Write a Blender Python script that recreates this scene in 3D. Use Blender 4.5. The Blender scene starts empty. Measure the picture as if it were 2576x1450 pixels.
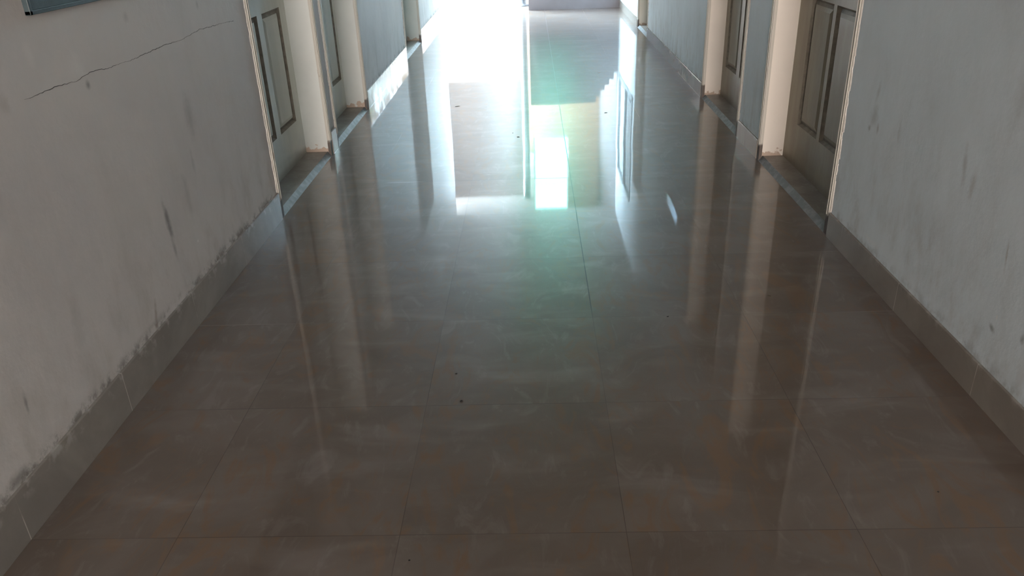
import bpy, bmesh, math, random
from mathutils import Matrix, Vector
random.seed(11)
C = bpy.context.scene
D = bpy.data

# ---------------------------------------------------------------- camera
F = Vector((-0.0316602, 0.8986342, -0.4375549))
R = Vector((0.9992413, 0.0185232, -0.0342598))
U = Vector((0.0226821, 0.4383075, 0.8985388))
cam_d = D.cameras.new('camera')
cam = D.objects.new('camera', cam_d)
C.collection.objects.link(cam)
cam_d.sensor_width = 36.0
cam_d.lens = 27.495
cam_d.clip_start = 0.02
cam.matrix_world = Matrix(((R.x, U.x, -F.x, 0), (R.y, U.y, -F.y, 0), (R.z, U.z, -F.z, 1.49), (0, 0, 0, 1)))
C.camera = cam

# ---------------------------------------------------------------- daylight (overcast sky) and exposure
SKY = 112.0
w = D.worlds.new('overcast_sky')
C.world = w
w.use_nodes = True
nt = w.node_tree
nt.nodes.clear()
o_ = nt.nodes.new('ShaderNodeOutputWorld')
bg = nt.nodes.new('ShaderNodeBackground')
tc = nt.nodes.new('ShaderNodeTexCoord')
sp = nt.nodes.new('ShaderNodeSeparateXYZ')
mr = nt.nodes.new('ShaderNodeMapRange')
mr.inputs['From Min'].default_value = -0.4
mr.inputs['From Max'].default_value = 0.4
cr = nt.nodes.new('ShaderNodeMix'); cr.data_type = 'RGBA'
cr.inputs['A'].default_value = (0.31, 0.266, 0.240, 1)      # warm half of the sky behind the corridor
cr.inputs['B'].default_value = (0.60, 0.82, 0.97, 1)      # bluish half beyond the far end
nt.links.new(tc.outputs['Generated'], sp.inputs[0])
nt.links.new(sp.outputs['Y'], mr.inputs['Value'])
nt.links.new(mr.outputs[0], cr.inputs['Factor'])
nt.links.new(cr.outputs['Result'], bg.inputs['Color'])
bg.inputs['Strength'].default_value = SKY
nt.links.new(bg.outputs[0], o_.inputs[0])

C.view_settings.view_transform = 'Standard'
C.view_settings.look = 'None'
C.view_settings.gamma = 1.0
C.view_settings.use_curve_mapping = False
C.view_settings.exposure = 0.35
C.cycles.max_bounces = 14
C.cycles.diffuse_bounces = 8
C.cycles.glossy_bounces = 6
C.cycles.transparent_max_bounces = 8
C.cycles.sample_clamp_indirect = 60.0
C.cycles.use_denoising = True


def portal(name, loc, rot, sx, sy):
    l = D.lights.new(name, 'AREA'); l.shape = 'RECTANGLE'; l.size = sx; l.size_y = sy
    l.cycles.is_portal = True
    o = D.objects.new(name, l); C.collection.objects.link(o)
    o.location = loc; o.rotation_euler = rot
    return o


XL, XR = -1.387, 1.418          # corridor wall planes
YB, YH, YL = -9.4, 13.18, 14.0  # back end, half wall, end of left wall
HC = 3.40                       # corridor ceiling
YW = 13.1                       # end of the left wall
TH = 0.30
HD = 2.16                       # head height of the openings
portal('daylight_portal_far', ((XL - TH) / 2, YL + 0.1, HC / 2), (-math.pi / 2, 0, 0), 1.8, HC)
portal('daylight_portal_side', (XL - TH - 0.02, (YW + YL) / 2, HC / 2), (0, -math.pi / 2, 0), HC, YL - YW + 0.2)
portal('daylight_portal_stair', (0.65, 14.2, 5.5), (0, 0, 0), 1.6, 2.0)
portal('daylight_portal_back', (0.0, YB, HC / 2), (math.pi / 2, 0, 0), 2.8, HC)


# ---------------------------------------------------------------- helpers
def link(o, parent=None):
    C.collection.objects.link(o)
    if parent is not None:
        o.parent = parent
    return o


class MB:
    def __init__(s):
        s.bm = bmesh.new()

    def box(s, x0, x1, y0, y1, z0, z1, bevel=0.0, mi=0):
        v = [s.bm.verts.new((x, y, z)) for x in (x0, x1) for y in (y0, y1) for z in (z0, z1)]
        fs = []
        for a in ((0, 1, 3, 2), (4, 6, 7, 5), (0, 4, 5, 1), (2, 3, 7, 6), (0, 2, 6, 4), (1, 5, 7, 3)):
            f = s.bm.faces.new([v[i] for i in a]); f.material_index = mi; fs.append(f)
        if bevel > 0:
            es = list({e for f in fs for e in f.edges})
            bmesh.ops.bevel(s.bm, geom=es, offset=bevel, segments=2, affect='EDGES', profile=0.6)
        return s

    def prism_x(s, pts, x0, x1):
        """polygon of (y,z) points extruded along x"""
        a = [s.bm.verts.new((x0, y, z)) for y, z in pts]
        b = [s.bm.verts.new((x1, y, z)) for y, z in pts]
        n = len(pts)
        s.bm.faces.new(a); s.bm.faces.new(b[::-1])
        for i in range(n):
            s.bm.faces.new((a[i], b[i], b[(i + 1) % n], a[(i + 1) % n]))
        return s

    def prism_y(s, pts, y0, y1):
        a = [s.bm.verts.new((x, y0, z)) for x, z in pts]
        b = [s.bm.verts.new((x, y1, z)) for x, z in pts]
        n = len(pts)
        s.bm.faces.new(a); s.bm.faces.new(b[::-1])
        for i in range(n):
            s.bm.faces.new((a[i], b[i], b[(i + 1) % n], a[(i + 1) % n]))
        return s

    def lathe(s, prof, cx, cy, n=28):
        rings = []
        for r, z in prof:
            rings.append([s.bm.verts.new((cx + r * math.cos(2 * math.pi * k / n), cy + r * math.sin(2 * math.pi * k / n), z)) for k in range(n)])
        for a, b in zip(rings, rings[1:]):
            for k in range(n):
                s.bm.faces.new((a[k], a[(k + 1) % n], b[(k + 1) % n], b[k]))
        s.bm.faces.new(rings[0][::-1]); s.bm.faces.new(rings[-1])
        return s

    def build(s, name, mats, parent=None, smooth=False):
        bmesh.ops.recalc_face_normals(s.bm, faces=s.bm.faces)
        me = D.meshes.new(name)
        s.bm.to_mesh(me); s.bm.free()
        if not isinstance(mats, (list, tuple)):
            mats = [mats]
        for m in mats:
            me.materials.append(m)
        if smooth:
            for p in me.polygons: p.use_smooth = True
        return link(D.objects.new(name, me), parent)


def empty(name, loc):
    o = D.objects.new(name, None); o.location = loc; o.empty_display_size = 0.1
    return link(o)


def adopt(o, root):
    """child built in world coordinates, parent standing at its base"""
    o.parent = root
    o.matrix_parent_inverse = Matrix.Translation(-root.location)
    return o


def tag(o, label=None, cat=None, group=None, kind=None):
    if label: o['label'] = label
    if cat: o['category'] = cat
    if group: o['group'] = group
    if kind: o['kind'] = kind
    return o


# ---------------------------------------------------------------- material helpers
class NT:
    def __init__(s, name):
        s.m = D.materials.new(name); s.m.use_nodes = True
        s.t = s.m.node_tree; s.t.nodes.clear()
        s.out = s.t.nodes.new('ShaderNodeOutputMaterial')
        s.p = s.t.nodes.new('ShaderNodeBsdfPrincipled')
        s.t.links.new(s.p.outputs[0], s.out.inputs[0])
        s.tc = s.t.nodes.new('ShaderNodeTexCoord')
        s.geo = s.t.nodes.new('ShaderNodeNewGeometry')
        s.pos = s.geo.outputs['Position']

    def n(s, typ, **kw):
        nd = s.t.nodes.new(typ)
        for k, v in kw.items(): setattr(nd, k, v)
        return nd

    def put(s, sock, v):
        if hasattr(v, 'links') or isinstance(v, bpy.types.NodeSocket):
            s.t.links.new(v, sock)
        else:
            sock.default_value = v

    def math(s, op, a, b=0.0, c=None, clamp=False):
        nd = s.n('ShaderNodeMath', operation=op, use_clamp=clamp)
        s.put(nd.inputs[0], a); s.put(nd.inputs[1], b)
        if c is not None: s.put(nd.inputs[2], c)
        return nd.outputs[0]

    def noise(s, scale=5, detail=4, rough=0.55, vec=None, stretch=None, dist=0.0):
        v = vec or s.pos
        if stretch:
            mp = s.n('ShaderNodeMapping'); s.t.links.new(v, mp.inputs[0]); mp.inputs['Scale'].default_value = stretch; v = mp.outputs[0]
        nd = s.n('ShaderNodeTexNoise')
        s.t.links.new(v, nd.inputs['Vector'])
        nd.inputs['Scale'].default_value = scale; nd.inputs['Detail'].default_value = detail
        nd.inputs['Roughness'].default_value = rough; nd.inputs['Distortion'].default_value = dist
        return nd.outputs['Fac']

    def ramp(s, v, a, b, lo=0.0, hi=1.0):
        nd = s.n('ShaderNodeMapRange', interpolation_type='SMOOTHSTEP')
        s.put(nd.inputs['Value'], v)
        nd.inputs['From Min'].default_value = a; nd.inputs['From Max'].default_value = b
        nd.inputs['To Min'].default_value = lo; nd.inputs['To Max'].default_value = hi
        return nd.outputs[0]

    def mix(s, fac, a, b, blend='MIX'):
        nd = s.n('ShaderNodeMix', data_type='RGBA', blend_type=blend)
        s.put(nd.inputs['Factor'], fac)
        for k, v in (('A', a), ('B', b)):
            if isinstance(v, tuple) and len(v) == 3: v = v + (1.0,)
            s.put(nd.inputs[k], v)
        return nd.outputs['Result']

    def sep(s, v=None):
        nd = s.n('ShaderNodeSeparateXYZ'); s.t.links.new(v or s.pos, nd.inputs[0])
        return nd.outputs

    def comb(s, x, y, z):
        nd = s.n('ShaderNodeCombineXYZ')
        for i, v in enumerate((x, y, z)): s.put(nd.inputs[i], v)
        return nd.outputs[0]

    def bump(s, h, strength=0.2, dist=0.01):
        nd = s.n('ShaderNodeBump')
        nd.inputs['Strength'].default_value = strength; nd.inputs['Distance'].default_value = dist
        s.t.links.new(h, nd.inputs['Height']); s.t.links.new(nd.outputs[0], s.p.inputs['Normal'])
        return nd.outputs[0]

    def fin(s, col, rough=0.6, spec=0.5):
        if isinstance(col, tuple) and len(col) == 3: col = col + (1.0,)
        s.put(s.p.inputs['Base Color'], col); s.put(s.p.inputs['Roughness'], rough)
        s.put(s.p.inputs['Specular IOR Level'], spec)
        return s.m


def mat_simple(name, col, rough=0.6, spec=0.5, var=0.12, scale=14, dark=None):
    k = NT(name)
    f = k.ramp(k.noise(scale, 5), 0.3, 0.7)
    c2 = dark or tuple(x * (1 - var) for x in col)
    k.bump(k.noise(scale * 4, 3), 0.06)
    return k.fin(k.mix(f, c2, col), rough, spec)


def wall_material(name, base, tint, smudges, skirt, dirt):
    """matt distemper, faint vertical washing streaks, dirt above the skirting, named scuffs at (y,z)"""
    k = NT(name)
    x, y, z = k.sep()
    col = k.mix(k.ramp(k.noise(1.3, 5, 0.6), 0.32, 0.72), base, tint)
    streak = k.ramp(k.noise(3.0, 5, 0.6, stretch=(1, 1.7, 0.6), dist=0.5), 0.46, 0.78, 0.0, 0.14)
    col = k.mix(streak, col, (0.30, 0.27, 0.22))
    low = k.math('MULTIPLY', k.ramp(z, skirt + 0.02, 0.75, 1, 0), k.ramp(k.noise(5, 6, 0.65, stretch=(1, 1.6, 0.8)), 0.42, 0.75, 0, 0.36))
    col = k.mix(low, col, (0.25, 0.215, 0.17))
    edge = k.math('MULTIPLY', k.ramp(z, skirt, skirt + 0.05, 1, 0), k.ramp(k.noise(14, 5, 0.7), 0.44, 0.62, 0.0, dirt))
    col = k.mix(edge, col, (0.075, 0.065, 0.05))
    wob = k.noise(26, 4, 0.6)
    for (sy, sz, ry, rz, ang, amt, sc) in smudges:
        ca, sa = math.cos(ang), math.sin(ang)
        dy = k.math('SUBTRACT', y, sy); dz = k.math('SUBTRACT', z, sz)
        a = k.math('MULTIPLY', k.math('ADD', k.math('MULTIPLY', dy, ca), k.math('MULTIPLY', dz, sa)), 1 / ry)
        b = k.math('MULTIPLY', k.math('SUBTRACT', k.math('MULTIPLY', dz, ca), k.math('MULTIPLY', dy, sa)), 1 / rz)
        r = k.math('SQRT', k.math('ADD', k.math('MULTIPLY', a, a), k.math('MULTIPLY', b, b)))
        r = k.math('ADD', r, k.math('MULTIPLY', k.math('SUBTRACT', wob, 0.5), 1.4))
        col = k.mix(k.ramp(r, 0.0, 1.35, amt * 0.75, 0.0), col, sc)
    k.bump(k.noise(9, 6, 0.6), 0.22, 0.012)
    return k.fin(col, 0.62, 0.35)


DK = (0.06, 0.06, 0.055); MD = (0.16, 0.15, 0.14); BR = (0.2, 0.14, 0.09); WH = (0.75, 0.73, 0.7)
left_smudges = [
    (2.742, 0.47, 0.020, 0.085, 0.10, 0.85, DK), (2.745, 0.36, 0.014, 0.07, 0.05, 0.6, MD),
    (2.95, 0.50, 0.030, 0.10, 0.05, 0.35, MD), (3.12, 0.78, 0.045, 0.09, 0.0, 0.45, MD),
    (3.06, 0.60, 0.015, 0.06, 0, 0.35, MD), (2.45, 1.035, 0.014, 0.016, 0, 0.7, DK),
    (3.42, 1.17, 0.015, 0.02, 0, 0.4, MD), (2.79, 1.20, 0.02, 0.02, 0, 0.4, MD),
    (2.42, 1.10, 0.05, 0.05, 0, 0.22, WH), (2.20, 1.17, 0.02, 0.05, 0, 0.20, WH),
    (1.74, 0.33, 0.008, 0.035, -0.1, 0.7, DK), (2.49, 0.20, 0.012, 0.07, -0.35, 0.7, BR),
    (1.62, 0.17, 0.05, 0.025, 0, 0.75, DK), (2.95, 0.302, 0.006, 0.006, 0, 0.9, WH),
    (2.05, 0.42, 0.03, 0.12, -0.1, 0.25, MD), (2.03, 1.07, 0.025, 0.03, 0, 0.35, BR)]
right_smudges = [
    (3.26, 0.66, 0.04, 0.05, 0.2, 0.40, MD), (3.29, 0.60, 0.014, 0.014, 0, 0.6, DK), (3.21, 0.62, 0.012, 0.025, 0, 0.5, MD),
    (3.26, 0.76, 0.014, 0.05, 0.2, 0.35, MD), (3.02, 0.66, 0.014, 0.05, 0, 0.3, MD),
    (2.52, 0.67, 0.015, 0.08, -0.2, 0.45, MD), (2.45, 0.63, 0.018, 0.06, 0, 0.42, BR), (2.30, 0.95, 0.05, 0.14, 0.1, 0.22, BR),
    (2.19, 0.50, 0.006, 0.05, -0.15, 0.5, BR), (2.17, 0.255, 0.02, 0.012, 0.4, 0.75, DK), (2.16, 0.30, 0.005, 0.01, 0, 0.7, WH),
    (2.02, 0.30, 0.012, 0.02, 0, 0.65, DK), (3.10, 0.165, 0.09, 0.016, 0, 0.28, WH), (2.75, 0.155, 0.07, 0.016, 0, 0.15, WH)]
M_wl = wall_material('left_wall_paint', (0.54, 0.515, 0.49), (0.48, 0.46, 0.45), left_smudges, 0.15, 0.7)
M_wr = wall_material('right_wall_paint', (0.64, 0.725, 0.77), (0.58, 0.66, 0.70), right_smudges, 0.125, 0.3)
M_ceil = mat_simple('ceiling_paint', (0.36, 0.36, 0.35), 0.8, 0.2, 0.2, 2)
M_cream = mat_simple('cream_plaster', (0.22, 0.195, 0.15), 0.7, 0.3, 0.06, 3)
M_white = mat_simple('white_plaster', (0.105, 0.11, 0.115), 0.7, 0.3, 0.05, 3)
M_mauve = mat_simple('mauve_dado_paint', (0.27, 0.245, 0.265), 0.55, 0.4, 0.12, 3)
M_conc = mat_simple('pale_concrete', (0.36, 0.36, 0.36), 0.8, 0.2, 0.1, 5)
M_screen = mat_simple('dark_sky_screen', (0.024, 0.024, 0.024), 0.9, 0.1, 0.4, 0.5)  # very dark tone for the block that screens the sky outside
M_chip = mat_simple('bare_white_plaster', (0.90, 0.87, 0.82), 0.8, 0.2, 0.2, 60)
M_groove = mat_simple('dark_moulding', (0.26, 0.235, 0.19), 0.5, 0.4, 0.35, 25)  # groove tone for the door panels, same on both sides
M_teal = mat_simple('teal_board_paint', (0.035, 0.060, 0.068), 0.5, 0.5, 0.25, 10)
M_steel = mat_simple('pale_grey_enamel', (0.50, 0.55, 0.58), 0.3, 0.5, 0.1, 8)
M_post2 = mat_simple('weathered_grey_steel', (0.16, 0.18, 0.20), 0.4, 0.4, 0.1, 8)
M_crack = mat_simple('dark_crack', (0.10, 0.10, 0.095), 0.9, 0.1, 0.2, 40)
M_blue = mat_simple('window_frame_paint', (0.34, 0.42, 0.45), 0.35, 0.5, 0.1, 12)
M_shutD = mat_simple('grey_shutter', (0.17, 0.20, 0.21), 0.5, 0.4, 0.15, 6)
M_shutL = mat_simple('pale_shutter', (0.52, 0.60, 0.63), 0.4, 0.4, 0.1, 6)


def door_paint(name, a, b, stain):
    k = NT(name)
    x, y, z = k.sep()
    col = k.mix(k.ramp(k.noise(4, 5, stretch=(1, 3, 0.6)), 0.35, 0.7), a, b)
    low = k.math('MULTIPLY', k.ramp(z, 0.05, 0.42, 1, 0), k.ramp(k.noise(6, 5), 0.4, 0.68, 0, 0.55))
    col = k.mix(low, col, stain)
    base = k.math('MULTIPLY', k.ramp(z, 0.03, 0.09, 1, 0), 0.6)
    col = k.mix(base, col, (0.14, 0.12, 0.09))
    k.bump(k.noise(40, 3), 0.08)
    return k.fin(col, 0.42, 0.45)


M_doorR = door_paint('olive_brown_door_paint', (0.27, 0.235, 0.175), (0.32, 0.29, 0.22), (0.25, 0.18, 0.12))
M_doorL = door_paint('grey_green_door_paint', (0.64, 0.68, 0.62), (0.70, 0.73, 0.67), (0.52, 0.57, 0.58))


def post_material():
    k = NT('worn_cream_frame_paint')
    x, y, z = k.sep()
    base = k.ramp(k.math('ADD', z, k.math('MULTIPLY', k.math('SUBTRACT', k.noise(12, 4), 0.5), 0.10)), 0.085, 0.11, 1, 0)
    chip = k.ramp(k.noise(22, 6, 0.7, stretch=(1, 1, 0.25)), 0.64, 0.70, 0, 0.6)
    col = k.mix(chip, (0.52, 0.51, 0.46), (0.28, 0.21, 0.15))
    col = k.mix(base, col, (0.10, 0.085, 0.075))
    k.bump(k.noise(30, 4), 0.2)
    return k.fin(col, 0.55, 0.4)


M_post = post_material()


def reveal_material(name, ca, cb):
    k = NT(name)
    x, y, z = k.sep()
    h = k.math('ADD', z, k.math('MULTIPLY', k.math('SUBTRACT', k.noise(17, 3, 0.5), 0.5), 0.16))
    broken = k.ramp(h, 0.052, 0.060, 1, 0)
    col = k.mix(k.ramp(k.noise(3, 5), 0.35, 0.7), ca, cb)
    col = k.mix(broken, col, (0.46, 0.37, 0.30))
    k.bump(k.noise(12, 4), 0.15)
    return k.fin(col, 0.55, 0.4)


M_revR = reveal_material('cream_reveal_paint', (0.80, 0.76, 0.69), (0.74, 0.71, 0.65))
M_revL = reveal_material('dimmed_left_reveal_paint', (0.64, 0.68, 0.66), (0.58, 0.62, 0.60))  # left reveals toned greyer to imitate the weaker light on that side


def sill_material():
    k = NT('dusty_sill_stone')
    f = k.ramp(k.noise(6, 6, 0.6), 0.3, 0.7)
    col = k.mix(f, (0.20, 0.175, 0.155), (0.30, 0.28, 0.25))
    col = k.mix(k.ramp(k.noise(30, 4), 0.55, 0.75, 0, 0.4), col, (0.42, 0.42, 0.40))
    return k.fin(col, 0.38, 0.5)


M_sill = sill_material()
k = NT('blue_grey_sill_edge'); M_edge = k.fin(k.mix(k.ramp(k.noise(20, 5), 0.4, 0.65), (0.14, 0.153, 0.158), (0.20, 0.213, 0.218)), 0.6, 0.2)


def skirting_material(name, a, b):
    k = NT(name)
    x, y, z = k.sep()
    col = k.mix(k.ramp(k.noise(2.2, 6, 0.6, dist=0.6), 0.35, 0.7), a, b)
    # upright joints every 0.6 m
    u = k.math('FRACT', k.math('MULTIPLY', k.math('ADD', y, 30.0 - 0.075), 1 / 0.6))
    j = k.math('LESS_THAN', k.math('ABSOLUTE', k.math('SUBTRACT', u, 0.5)), 0.0028)
    col = k.mix(k.math('MULTIPLY', j, k.ramp(k.noise(9, 3), 0.4, 0.6, 0.05, 0.7)), col, (0.50, 0.46, 0.40))
    du = k.math('MULTIPLY', k.ramp(z, 0.09, 0.15, 0, 1), k.ramp(k.noise(18, 5), 0.5, 0.68, 0, 0.5))
    col = k.mix(du, col, (0.50, 0.49, 0.46))
    return k.fin(col, k.ramp(k.noise(6, 4), 0.4, 0.7, 0.07, 0.16), 0.5)


M_skl = skirting_material('glazed_skirting_tile_left', (0.20, 0.185, 0.165), (0.27, 0.25, 0.225))
M_skr = skirting_material('glazed_skirting_tile_right', (0.20, 0.18, 0.155), (0.25, 0.23, 0.20))


def floor_material():
    k = NT('polished_vitrified_tile')
    x, y, z = k.sep()
    X0, Y0, T = 0.2215, 4.5746, 0.6
    u = k.math('MULTIPLY', k.math('ADD', x, -X0 + 60 * T), 1 / T)
    v = k.math('MULTIPLY', k.math('ADD', y, -Y0 + 60 * T), 1 / T)
    iu = k.math('FLOOR', u); iv = k.math('FLOOR', v)
    wn = k.n('ShaderNodeTexWhiteNoise', noise_dimensions='3D')
    k.t.links.new(k.comb(iu, iv, 0.0), wn.inputs['Vector'])
    rnd = wn.outputs['Color']; r3 = k.sep(rnd)
    # marble-like clouds, shifted per tile
    off = k.n('ShaderNodeVectorMath', operation='MULTIPLY_ADD')
    k.t.links.new(rnd, off.inputs[0]); off.inputs[1].default_value = (7, 7, 7); k.t.links.new(k.pos, off.inputs[2])
    cl = k.noise(2.3, 6, 0.58, vec=off.outputs[0], stretch=(1.0, 1.5, 1), dist=0.9)
    vein = k.noise(5.0, 6, 0.62, vec=off.outputs[0], stretch=(1.8, 0.8, 1), dist=1.6)
    col = k.mix(k.ramp(cl, 0.34, 0.68), (0.120, 0.093, 0.076), (0.148, 0.121, 0.103))
    col = k.mix(k.ramp(vein, 0.50, 0.66, 0, 0.8), col, (0.160, 0.100, 0.060))
    col = k.mix(k.ramp(vein, 0.30, 0.46, 0.3, 0), col, (0.23, 0.205, 0.19))
    tone = k.math('ADD', k.math('MULTIPLY', r3[0], 0.08), 0.96)
    vm = k.n('ShaderNodeVectorMath', operation='SCALE'); k.t.links.new(col, vm.inputs[0]); k.t.links.new(tone, vm.inputs['Scale'])
    col = vm.outputs[0]
    # joints : distance to nearest line along each axis (metres)
    ru = k.math('ROUND', u); rv = k.math('ROUND', v)
    du = k.math('MULTIPLY', k.math('ABSOLUTE', k.math('SUBTRACT', u, ru)), T)
    dv = k.math('MULTIPLY', k.math('ABSOLUTE', k.math('SUBTRACT', v, rv)), T)
    main = k.math('COMPARE', ru, 60.0, 0.1)                      # the wide dark joint right of the middle
    main = k.math('MULTIPLY', main, k.ramp(y, 2.6, 3.0))         # packed with pale dust close to the camera
    row = k.math('MULTIPLY', k.math('COMPARE', rv, 60.0, 0.1), k.ramp(x, 0.2, 0.25, 1.0, 0.35))
    fade = k.ramp(k.noise(1.7, 4, 0.6), 0.35, 0.62, 0.22, 0.65)
    wu = k.math('ADD', k.math('MULTIPLY', main, 0.0012), 0.0011)
    wv = k.math('ADD', k.math('MULTIPLY', row, 0.0010), 0.0012)
    ju = k.math('MULTIPLY', k.math('LESS_THAN', du, wu), k.math('MAXIMUM', fade, main))
    jv = k.math('MULTIPLY', k.math('LESS_THAN', dv, wv), k.math('MAXIMUM', fade, row))
    j = k.math('MAXIMUM', ju, jv)
    # joints are filled dark, pale in stretches of the side rows
    pale = k.math('MULTIPLY', k.ramp(k.noise(0.9, 3), 0.52, 0.60), k.ramp(k.math('ABSOLUTE', k.math('SUBTRACT', x, 0.0)), 0.5, 0.7))
    jc = k.mix(pale, (0.03, 0.027, 0.024), (0.34, 0.31, 0.28))
    col = k.mix(j, col, jc)
    # dried mop marks
    mop = k.math('MULTIPLY', k.ramp(k.noise(3.0, 3, 0.5, stretch=(0.8, 2.2, 1), dist=0.6), 0.50, 0.80, 0, 0.10), 1.0)
    col = k.mix(mop, col, (0.55, 0.54, 0.52))
    k.put(k.p.inputs['Base Color'], col)
    # polished skin : a sharp lobe plus the soft haze of the worn polish
    k.put(k.p.inputs['Roughness'], 0.33)
    k.put(k.p.inputs['Specular IOR Level'], 0.28)
    k.put(k.p.inputs['Coat Weight'], k.math('MULTIPLY', k.math('SUBTRACT', 1.0, j), 0.9))
    k.put(k.p.inputs['Coat Roughness'], 0.03)
    k.p.inputs['Coat IOR'].default_value = 1.5
    # each tile is laid a hair out of level, and is not perfectly flat
    wx = k.math('MULTIPLY', k.math('SUBTRACT', k.noise(1.6, 2, 0.5), 0.5), 0.005)
    mp = k.n('ShaderNodeMapping'); k.t.links.new(k.pos, mp.inputs[0]); mp.inputs['Location'].default_value = (13, 7, 3)
    wy = k.math('MULTIPLY', k.math('SUBTRACT', k.noise(1.6, 2, 0.5, vec=mp.outputs[0]), 0.5), 0.005)
    tx = k.math('ADD', k.math('MULTIPLY', k.math('SUBTRACT', r3[1], 0.5), 0.0022), wx)
    ty = k.math('ADD', k.math('MULTIPLY', k.math('SUBTRACT', r3[2], 0.5), 0.0018), wy)
    nn = k.n('ShaderNodeVectorMath', operation='NORMALIZE')
    k.t.links.new(k.comb(tx, ty, 1.0), nn.inputs[0])
    k.t.links.new(nn.outputs[0], k.p.inputs['Normal']); k.t.links.new(nn.outputs[0], k.p.inputs['Coat Normal'])
    return k.m


M_floor = floor_material()


def glass(name, col):
    k = NT(name)
    tr = k.n('ShaderNodeBsdfTransparent'); tr.inputs[0].default_value = col + (1,)
    gl = k.n('ShaderNodeBsdfGlossy'); gl.inputs['Roughness'].default_value = 0.02
    fr = k.n('ShaderNodeFresnel')
    mx = k.n('ShaderNodeMixShader')
    k.t.links.new(fr.outputs[0], mx.inputs[0]); k.t.links.new(tr.outputs[0], mx.inputs[1]); k.t.links.new(gl.outputs[0], mx.inputs[2])
    k.t.links.new(mx.outputs[0], k.out.inputs[0])
    return k.m


M_glass = glass('sea_green_glass', (0.23, 0.49, 0.40))
M_clear = glass('clear_glass', (0.9, 0.97, 1.0))

# ---------------------------------------------------------------- the setting
fl = MB(); fl.box(XL - TH, XR + TH, YB, YL, -0.12, 0.0)
fl.box(XL - TH, XR + 0.6, YL, 17.2, -0.12, -0.001)
tag(fl.build('floor', M_floor), kind='structure')

LD = [(3.99, 5.245), (5.385, 6.575), (8.90, 10.21)]      # left openings
RD = [(3.56, 4.865), (5.375, 6.645), (9.95, 10.93)]      # right openings


def wall(name, xs, y0, y1, doors, holes, mat):
    """solid wall between x planes xs with door openings and square holes"""
    m = MB()
    x0, x1 = xs
    cuts = sorted([(a, b, 0.0, HD) for a, b in doors] + holes)
    y = y0
    for a, b, z0, z1 in cuts:
        m.box(x0, x1, y, a, -0.1, HC + 0.2)
        if z0 > 0: m.box(x0, x1, a, b, -0.1, z0)
        m.box(x0, x1, a, b, z1, HC + 0.2)
        y = b
    m.box(x0, x1, y, y1, -0.1, HC + 0.2)
    return tag(m.build(name, mat), kind='structure')


W1 = (7.30, 7.95, 1.285, 1.43)     # small ventilator in the right wall
W2 = (11.15, 12.90, 0.98, 2.55)    # shuttered window further along the right wall
wl = wall('wall_left', (XL - TH, XL), YB, YW, LD, [], M_wl)
wr = wall('wall_right', (XR, XR + TH), YB, YH, RD, [W1, W2], M_wr)

c = MB(); c.box(XL - TH, XR + TH, YB, YH + 0.12, HC, HC + 0.15); c.box(XL - TH, 0.0, YH + 0.12, YL, HC, HC + 0.15)
tag(c.build('ceiling', M_ceil), kind='structure')

# low wall closing the right of the far end; its top steps down beside the stair
st = []
px, pz = 1.06, 1.49
for i in range(5):
    st += [(px, pz)]
    pz -= 0.095; st += [(px, pz)]
    px += 0.0725
pts = [(-0.028, -0.05), (-0.028, 1.49)] + st + [(XR + 0.02, st[-1][1]), (XR + 0.02, -0.05)]
hw = MB(); hw.prism_y(pts, YH, YH + 0.14)
tag(hw.build('wall_far', M_mauve), kind='structure')

# stair hall behind the low wall
hall = MB()
YS = 16.9
WX0, WX1, WZ0, WZ1 = 0.0, 0.78, 3.09, 4.95
hall.box(-0.12, WX0, YS, YS + 0.2, -0.1, 5.5)
hall.box(WX0, WX1, YS, YS + 0.2, -0.1, WZ0)
hall.box(WX0, WX1, YS, YS + 0.2, WZ1, 5.5)
hall.box(WX1, 1.42, YS, YS + 0.2, -0.1, 5.5)
tag(hall.build('wall_stair_back', M_cream), kind='structure')
hs = MB(); hs.box(XR, XR + TH, YH, YS + 0.2, -0.1, 5.5)
tag(hs.build('wall_stair_right', M_white), kind='structure')
hc = MB(); hc.box(-0.12, XR + TH, 15.2, YS + 0.2, 5.5, 5.6); hc.box(-0.12, XR + TH, YH, YH + 0.12, HC + 0.15, 5.5); hc.box(-0.12, 0.0, YH + 0.12, YS + 0.2, HC + 0.15, 5.5); hc.box(-0.12, 0.0, YL, YS + 0.2, HC, HC + 0.15)  # roof gapped for skylight; unseen upper side wall added to screen the corridor
tag(hc.build('ceiling_stair_and_screen', M_ceil), kind='structure')
# sea-green glazed stair window
w1 = empty('window_1', (0.39, YS, WZ0)); tag(w1, kind='structure')
f = MB()
f.box(WX0, WX0 + 0.03, YS + 0.05, YS + 0.10, WZ0, WZ1); f.box(WX1 - 0.03, WX1, YS + 0.05, YS + 0.10, WZ0, WZ1)
f.box(WX0, WX1, YS + 0.05, YS + 0.10, WZ0, WZ0 + 0.03); f.box(WX0, WX1, YS + 0.05, YS + 0.10, WZ1 - 0.03, WZ1)
adopt(f.build('window_frame', M_steel), w1)
f = MB(); f.box(WX0 + 0.02, WX1 - 0.02, YS + 0.072, YS + 0.078, WZ0 + 0.02, WZ1 - 0.02)
adopt(f.build('window_pane', M_glass), w1)

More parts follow.
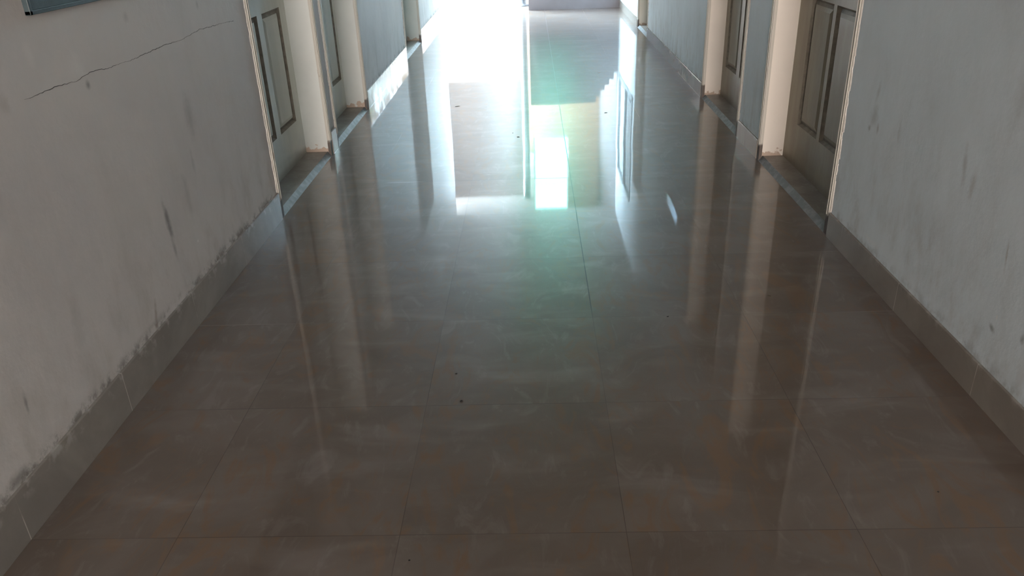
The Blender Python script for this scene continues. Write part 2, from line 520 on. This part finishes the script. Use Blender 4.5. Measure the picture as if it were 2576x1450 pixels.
# outside the left half of the far end
g = MB(); g.box(-9, XL - TH, YW, YL, -0.14, -0.02)
tag(g.build('balcony_side_floor', M_conc), kind='structure')
g = MB(); g.box(-9, -0.12, YL, 17.0, -0.14, -0.02)
tag(g.build('balcony_floor', M_conc), kind='structure')
g = MB(); g.box(-9, -0.12, 17.0, 17.16, -0.14, 1.75); g.box(-9, -0.12, 16.97, 17.19, 1.75, 1.81)
tag(g.build('wall_balcony', M_conc), kind='structure')
g = MB(); g.box(-12, -0.35, 25.0, 27.0, -3, 12)  # unseen block added to dim the sky reflected from the far opening
tag(g.build('wall_sky_screen', M_screen), kind='structure')

# ---------------------------------------------------------------- skirting, split at the doors
def skirting(prefix, side, doors, h, y1, mat):
    y = YB; n = 0
    for a, b in doors + [(y1, None)]:
        n += 1
        m = MB()
        x0, x1 = (XL - 0.01, XL + 0.009) if side < 0 else (XR - 0.009, XR + 0.01)
        m.box(x0, x1, y, a, -0.002, h, bevel=0.003)
        o = m.build(prefix if n == 1 else prefix, mat)
        tag(o, kind='structure')
        y = b


skirting('baseboard_left', -1, LD, 0.150, YW, M_skl)
skirting('baseboard_right', 1, RD, 0.122, YH, M_skr)


# ---------------------------------------------------------------- doors
def jag_strip(side, y_edge, dirn, z0, z1, wmin, wmax, breaks=0.0, proud=0.0025):
    """ragged line of bare plaster running up a wall corner; dirn = towards the wall face"""
    m = MB()
    X = XL if side < 0 else XR
    wmin *= 0.65; wmax *= 0.65
    xo = X + proud if side < 0 else X - proud
    z = z0
    e0 = random.uniform(wmin, wmax)
    vs = []
    while z < z1:
        vs.append((z, random.uniform(wmin, wmax) if random.random() > 0.18 else wmin * 0.4))
        z += random.uniform(0.008, 0.035)
    
    for (za, wa), (zb, wb) in zip(vs, vs[1:]):
        if random.random() < breaks: continue
        bx_ = X + (0.006 if side > 0 else -0.006)
        rows = []
        for zz, ww in ((za, wa), (zb, wb)):
            rows.append([m.bm.verts.new(t) for t in ((X, y_edge + dirn * ww, zz), (xo, y_edge + dirn * ww * 0.45, zz),
                                                     (xo, y_edge - dirn * 0.001, zz), (bx_, y_edge - dirn * 0.006, zz), (bx_, y_edge + dirn * 0.003, zz))])
        for i in range(5):
            m.bm.faces.new((rows[0][i], rows[0][(i + 1) % 5], rows[1][(i + 1) % 5], rows[1][i]))
    return m


def door(n, side, y0, y1, leafmat, y_pan, strips, rec=0.15, edge_h=0.028):
    X = XL if side < 0 else XR
    s = -1 if side < 0 else 1
    root = empty('door_%d' % n, (X + s * rec, (y0 + y1) / 2, 0)); tag(root, kind='structure')

    def bx(m, d0, d1, a, b, z0, z1, bevel=0.0):
        xa, xb = sorted((X + s * d0, X + s * d1)); m.box(xa, xb, a, b, z0, z1, bevel)
    # posts and head of the timber frame
    P = 0.048
    m = MB()
    for a, b in ((y0, y0 + P), (y1 - P, y1)):
        bx(m, -0.004, 0.016, a, b, 0, HD, 0.003)
        bx(m, -0.008, 0.0, a + 0.008, a + 0.018, 0.10, HD, 0.002)
        bx(m, -0.008, 0.0, b - 0.016, b - 0.008, 0.10, HD, 0.002)
    bx(m, -0.004, 0.016, y0, y1, HD - P, HD, 0.003)
    adopt(m.build('door_frame', M_post), root)
    # plastered reveal between frame and leaf
    m = MB()
    t = 0.040
    bx(m, 0.014, rec + 0.06, y0, y0 + t, 0.0, HD)
    bx(m, 0.014, rec + 0.06, y1 - t, y1, 0.0, HD)
    bx(m, 0.014, rec + 0.06, y0, y1, HD - t, HD)
    adopt(m.build('door_reveal', M_revL if side < 0 else M_revR), root)
    # sill : dusty top and a blue grey nosing along the corridor
    m = MB(); bx(m, 0.022, rec + 0.06, y0 + 0.03, y1 - 0.03, 0, edge_h)
    adopt(m.build('door_sill', M_sill), root)
    m = MB(); a, b = y0 + 0.035, y1 - 0.035
    xa = X + s * (-0.004); xb = X + s * 0.024
    v = [m.bm.verts.new(q) for q in ((xa, a, 0.0), (xa, b, 0.0), (xb, b, edge_h + 0.002), (xb, a, edge_h + 0.002), (xb, a, 0), (xb, b, 0))]
    for q in ((0, 1, 2, 3), (3, 2, 5, 4), (0, 4, 5, 1), (0, 3, 4), (1, 5, 2)): m.bm.faces.new([v[i] for i in q])
    e = adopt(m.build('sill_nosing', M_edge), root); e['label'] = 'blue grey sloping stone edge of the sill'
    # leaf : stiles and rails round sunk panels
    l0, l1 = y0 + 0.040, y1 - 0.040
    zb, zt = edge_h, HD - 0.040
    pz = [(0.275, 0.985), (1.10, 1.98)]
    m = MB()
    d0, d1, dp = rec, rec + 0.040, rec + 0.020
    ys = [l0] + [q for a, b in y_pan for q in (a, b)] + [l1]
    for i in range(0, len(ys), 2):
        bx(m, d0, d1, ys[i], ys[i + 1], zb, zt)
    for a, b in y_pan:
        bx(m, d0, d1, a, b, zb, pz[0][0]); bx(m, d0, d1, a, b, pz[0][1], pz[1][0]); bx(m, d0, d1, a, b, pz[1][1], zt)
        for z0, z1 in pz: bx(m, dp, d1, a, b, z0, z1)
    leaf = adopt(m.build('door_leaf', leafmat), root)
    for a, b in y_pan:
        for z0, z1 in pz:
            # dark sloping moulding ring
            m = MB(); gw = 0.032
            o = [(a, z0), (b, z0), (b, z1), (a, z1)]
            i_ = [(a + gw, z0 + gw), (b - gw, z0 + gw), (b - gw, z1 - gw), (a + gw, z1 - gw)]
            mid = [(a + gw * .45, z0 + gw * .45), (b - gw * .45, z0 + gw * .45), (b - gw * .45, z1 - gw * .45), (a + gw * .45, z1 - gw * .45)]
            V = []
            for ring, d in ((o, rec + 0.0005), (mid, rec + 0.019), (i_, rec + 0.012), (i_, rec + 0.0195), (o, rec + 0.0195)):
                V.append([m.bm.verts.new((X + s * d, y, z)) for y, z in ring])
            for A, B in zip(V, V[1:] + V[:1]):
                for q in range(4): m.bm.faces.new((A[q], A[(q + 1) % 4], B[(q + 1) % 4], B[q]))
            g_ = m.build('panel_moulding', M_groove); g_.parent = leaf
            g_['label'] = 'dark moulding round a door panel'
            # raised field
            m = MB(); V = []
            for off, d in ((gw, rec + 0.0195), (gw, rec + 0.011), (gw + 0.022, rec + 0.003)):
                V.append([m.bm.verts.new((X + s * d, y, z)) for y, z in ((a + off, z0 + off), (b - off, z0 + off), (b - off, z1 - off), (a + off, z1 - off))])
            for A, B in zip(V, V[1:]):
                for q in range(4): m.bm.faces.new((A[q], A[(q + 1) % 4], B[(q + 1) % 4], B[q]))
            m.bm.faces.new(V[-1]); m.bm.faces.new(V[0][::-1])
            p_ = m.build('door_panel', leafmat); p_.parent = leaf
    for (ye, dr, za, zb_, wa, wb, br) in strips:
        q = adopt(jag_strip(side, ye, dr, za, zb_, wa, wb, br).build('plaster_edge', M_chip), root)
        q['label'] = 'ragged strip of bare white plaster beside the frame'
    return root


pan = lambda a: [a]
# left side, nearest first
door(1, -1, *LD[0], M_doorL, [(4.28, 4.645), (4.735, 5.085)], [(LD[0][0], -1, 0.155, HD, 0.012, 0.024, 0.02), (LD[0][1], 1, 0.0, HD, 0.004, 0.010, 0.15)], rec=0.17)
door(2, -1, *LD[1], M_doorL, [(5.70, 6.04), (6.15, 6.47)], [(LD[1][0], -1, 0.02, HD, 0.008, 0.022, 0.05), (LD[1][1], 1, 0.1, HD, 0.004, 0.009, 0.25)], rec=0.17)
door(3, -1, *LD[2], M_doorL, [(9.2, 9.55), (9.63, 9.98)], [(LD[2][0], -1, 0.16, HD, 0.004, 0.010, 0.4)], rec=0.17)
# right side, nearest first
door(4, 1, *RD[0], M_doorR, [(3.90, 4.245), (4.29, 4.625)], [(RD[0][0], -1, 0.125, HD, 0.010, 0.020, 0.05), (RD[0][1], 1, 0.125, HD, 0.003, 0.007, 0.2)], rec=0.147)
door(5, 1, *RD[1], M_doorR, [(5.70, 6.05), (6.145, 6.50)], [(RD[1][0], -1, 0.125, HD, 0.016, 0.028, 0.03), (RD[1][1], 1, 0.15, HD, 0.003, 0.008, 0.3)], rec=0.147)
door(6, 1, *RD[2], M_doorR, [(10.15, 10.40), (10.47, 10.74)], [(RD[2][0], -1, 0.125, HD, 0.006, 0.012, 0.2)], rec=0.147)

# ---------------------------------------------------------------- windows of the right wall
y0, y1, z0, z1 = W1
w2 = empty('window_2', (XR + 0.15, (y0 + y1) / 2, z0)); tag(w2, kind='structure')
m = MB()
for a, b, c0, c1 in ((y0, y1, z0, z0 + 0.02), (y0, y1, z1 - 0.02, z1), (y0, y0 + 0.02, z0, z1), (y1 - 0.02, y1, z0, z1)):
    m.box(XR - 0.012, XR + 0.20, a, b, c0, c1)
adopt(m.build('window_frame', M_steel), w2)
m = MB(); m.box(XR + 0.10, XR + 0.106, y0 + 0.01, y1 - 0.01, z0 + 0.01, z1 - 0.01)
adopt(m.build('window_pane', M_clear), w2)

y0, y1, z0, z1 = W2
w3 = empty('window_3', (XR + 0.05, (y0 + y1) / 2, z0)); tag(w3, kind='structure')
m = MB()
for a, b, c0, c1 in ((y0, y1, z0, z0 + 0.05), (y0, y1, z1 - 0.05, z1), (y0, y0 + 0.05, z0, z1), (y1 - 0.05, y1, z0, z1), (12.0, 12.05, z0, z1)):
    m.box(XR - 0.015, XR + 0.10, a, b, c0, c1, 0.003)
adopt(m.build('window_frame', M_blue), w3)
m = MB(); m.box(XR + 0.02, XR + 0.05, y0 + 0.04, 12.01, z0 + 0.04, z1 - 0.04); m.box(XR + 0.012, XR + 0.02, y0 + 0.14, 11.93, z0 + 0.14, z1 - 0.14, 0.003)
adopt(m.build('window_shutter', M_shutD), w3)
m = MB(); m.box(XR + 0.02, XR + 0.05, 12.04, y1 - 0.04, z0 + 0.04, z1 - 0.04); m.box(XR + 0.012, XR + 0.02, 12.14, y1 - 0.14, z0 + 0.14, z1 - 0.14, 0.003)
adopt(m.build('window_shutter', M_shutL), w3)
m = MB(); m.box(XR + 0.06, XR + TH, y0, y1, z0, z1)
adopt(m.build('window_backing', M_shutD), w3)

# ---------------------------------------------------------------- cracks in the left wall
def crack(pts, wd, name='wall_crack'):
    m = MB(); fine = []
    for (ya, za), (yb, zb) in zip(pts, pts[1:]):
        n = max(2, int(math.hypot(yb - ya, zb - za) / 0.012))
        for i in range(n):
            t = i / n; fine.append((ya + (yb - ya) * t, za + (zb - za) * t + random.uniform(-0.0018, 0.0018)))
    rows = []
    for i, (y, z) in enumerate(fine):
        ww = wd * (0.25 + 0.75 * abs(math.sin(i * 0.11 + 1.3 * math.sin(i * 0.037)))) * random.uniform(0.6, 1.2)
        rows.append((m.bm.verts.new((XL + 0.0006, y, z - ww)), m.bm.verts.new((XL + 0.0006, y, z + ww)),
                     m.bm.verts.new((XL - 0.002, y, z + ww)), m.bm.verts.new((XL - 0.002, y, z - ww))))
    for a, b in zip(rows, rows[1:]):
        for q in range(4): m.bm.faces.new((a[q], b[q], b[(q + 1) % 4], a[(q + 1) % 4]))
    return m.build(name, M_crack, wl)


crack([(2.12, 1.062), (2.26, 1.066), (2.39, 1.060), (2.49, 1.071), (2.59, 1.062), (2.79, 1.059), (3.02, 1.067), (3.21, 1.063), (3.39, 1.075), (3.66, 1.066), (3.82, 1.057)], 0.0009)

# ---------------------------------------------------------------- things
nb = empty('notice_board', (XL, 2.95, 1.277))
tag(nb, 'dark teal painted notice board fixed high on the left wall', 'notice board')
m = MB(); m.box(XL - 0.001, XL + 0.012, 2.245, 3.65, 1.277, 2.05, 0.002)
adopt(m.build('board', M_teal), nb)
m = MB()
for a, b, c0, c1 in ((2.235, 3.66, 1.268, 1.280), (2.235, 3.66, 2.045, 2.06), (2.235, 2.247, 1.268, 2.06), (3.648, 3.66, 1.268, 2.06)):
    m.box(XL - 0.001, XL + 0.016, a, b, c0, c1, 0.002)
adopt(m.build('board_frame', M_teal), nb)

# steel post with flared foot and a narrow jamb, in the opening at the far end
sp_ = empty('steel_post', (-0.135, 13.84, 0))
tag(sp_, 'pale grey round post with flared foot at the bright far opening', 'post')
m = MB(); m.lathe([(0.080, 0.0), (0.078, 0.012), (0.060, 0.028), (0.047, 0.055), (0.042, 0.10), (0.042, HC)], -0.135, 13.84)
adopt(m.build('post_shaft', M_post2, smooth=True), sp_)
jm = MB(); jm.box(-0.098, -0.070, 13.80, 13.86, 0, HC, 0.002); jm.box(-0.098, -0.028, 13.78, 13.88, 0.0, 0.03, 0.003)
tag(jm.build('trim_1', M_post2), kind='structure')


def crumb(name, x, y, size, label, cat, mat, flat=0.35, n=9, aspect=1.0, ang=0.0):
    m = MB()
    vs = []
    top = m.bm.verts.new((x, y, size * flat))
    for k in range(n):
        a = 2 * math.pi * k / n
        r = size * random.uniform(0.65, 1.1)
        dx, dy = r * math.cos(a) * aspect, r * math.sin(a)
        vs.append(m.bm.verts.new((x + dx * math.cos(ang) - dy * math.sin(ang), y + dx * math.sin(ang) + dy * math.cos(ang), 0.0)))
    mid = [m.bm.verts.new((x + (v.co.x - x) * 0.75, y + (v.co.y - y) * 0.75, size * flat * 0.7)) for v in vs]
    for k in range(n):
        m.bm.faces.new((vs[k], vs[(k + 1) % n], mid[(k + 1) % n], mid[k]))
        m.bm.faces.new((mid[k], mid[(k + 1) % n], top))
    m.bm.faces.new(vs[::-1])
    return tag(m.build(name, mat, smooth=True), label, cat)


M_dirt = mat_simple('dark_dirt', (0.03, 0.03, 0.028), 0.9, 0.1, 0.3, 80)
M_leaf = mat_simple('dry_leaf', (0.10, 0.085, 0.06), 0.8, 0.2, 0.3, 60)
M_paper = mat_simple('paper_scrap', (0.85, 0.85, 0.83), 0.8, 0.2, 0.05, 60)
crumb('dirt_speck', -0.294, 2.371, 0.0052, 'farther of two dark dirt specks on the near floor, left of centre', 'dirt', M_dirt)
crumb('dirt_speck', -0.262, 2.197, 0.0056, 'nearer of two dark dirt specks on the near floor, left of centre', 'dirt', M_dirt)
crumb('dirt_speck', -0.341, 1.485, 0.0030, 'tiny dark speck on the floor at the bottom edge, left of centre', 'dirt', M_dirt)
crumb('dirt_speck', 1.094, 1.714, 0.0032, 'tiny dark speck on the floor near the right skirting at the bottom', 'dirt', M_dirt)
crumb('dirt_speck', 0.520, 2.767, 0.0055, 'faint dark speck just right of the long dark tile joint', 'dirt', M_dirt, flat=0.2)
crumb('dirt_speck', -0.108, 5.545, 0.009, 'dark crumb on the floor left of the bright window reflection', 'dirt', M_dirt, aspect=1.3)
crumb('dirt_speck', -0.150, 5.66, 0.005, 'small crumb just beyond the dark crumb left of the window reflection', 'dirt', M_dirt)
crumb('dry_leaf', -0.635, 6.575, 0.010, 'narrow dry leaf scrap on the far floor towards the left doors', 'leaf', M_leaf, flat=0.25, aspect=2.7, ang=0.45)
crumb('dry_leaf', 0.579, 6.196, 0.010, 'small dry leaf scrap on the far floor in front of the right doors', 'leaf', M_leaf, flat=0.25, aspect=1.5)
crumb('dry_leaf', 0.965, 2.929, 0.0065, 'curled dry leaf fragment on the floor near the first right door', 'leaf', M_leaf, flat=0.3, aspect=1.6, ang=-0.6)
crumb('paper_scrap', 0.660, 7.852, 0.012, 'tiny white paper scrap on the far floor near the low wall', 'paper', M_paper, flat=0.15, aspect=1.6)
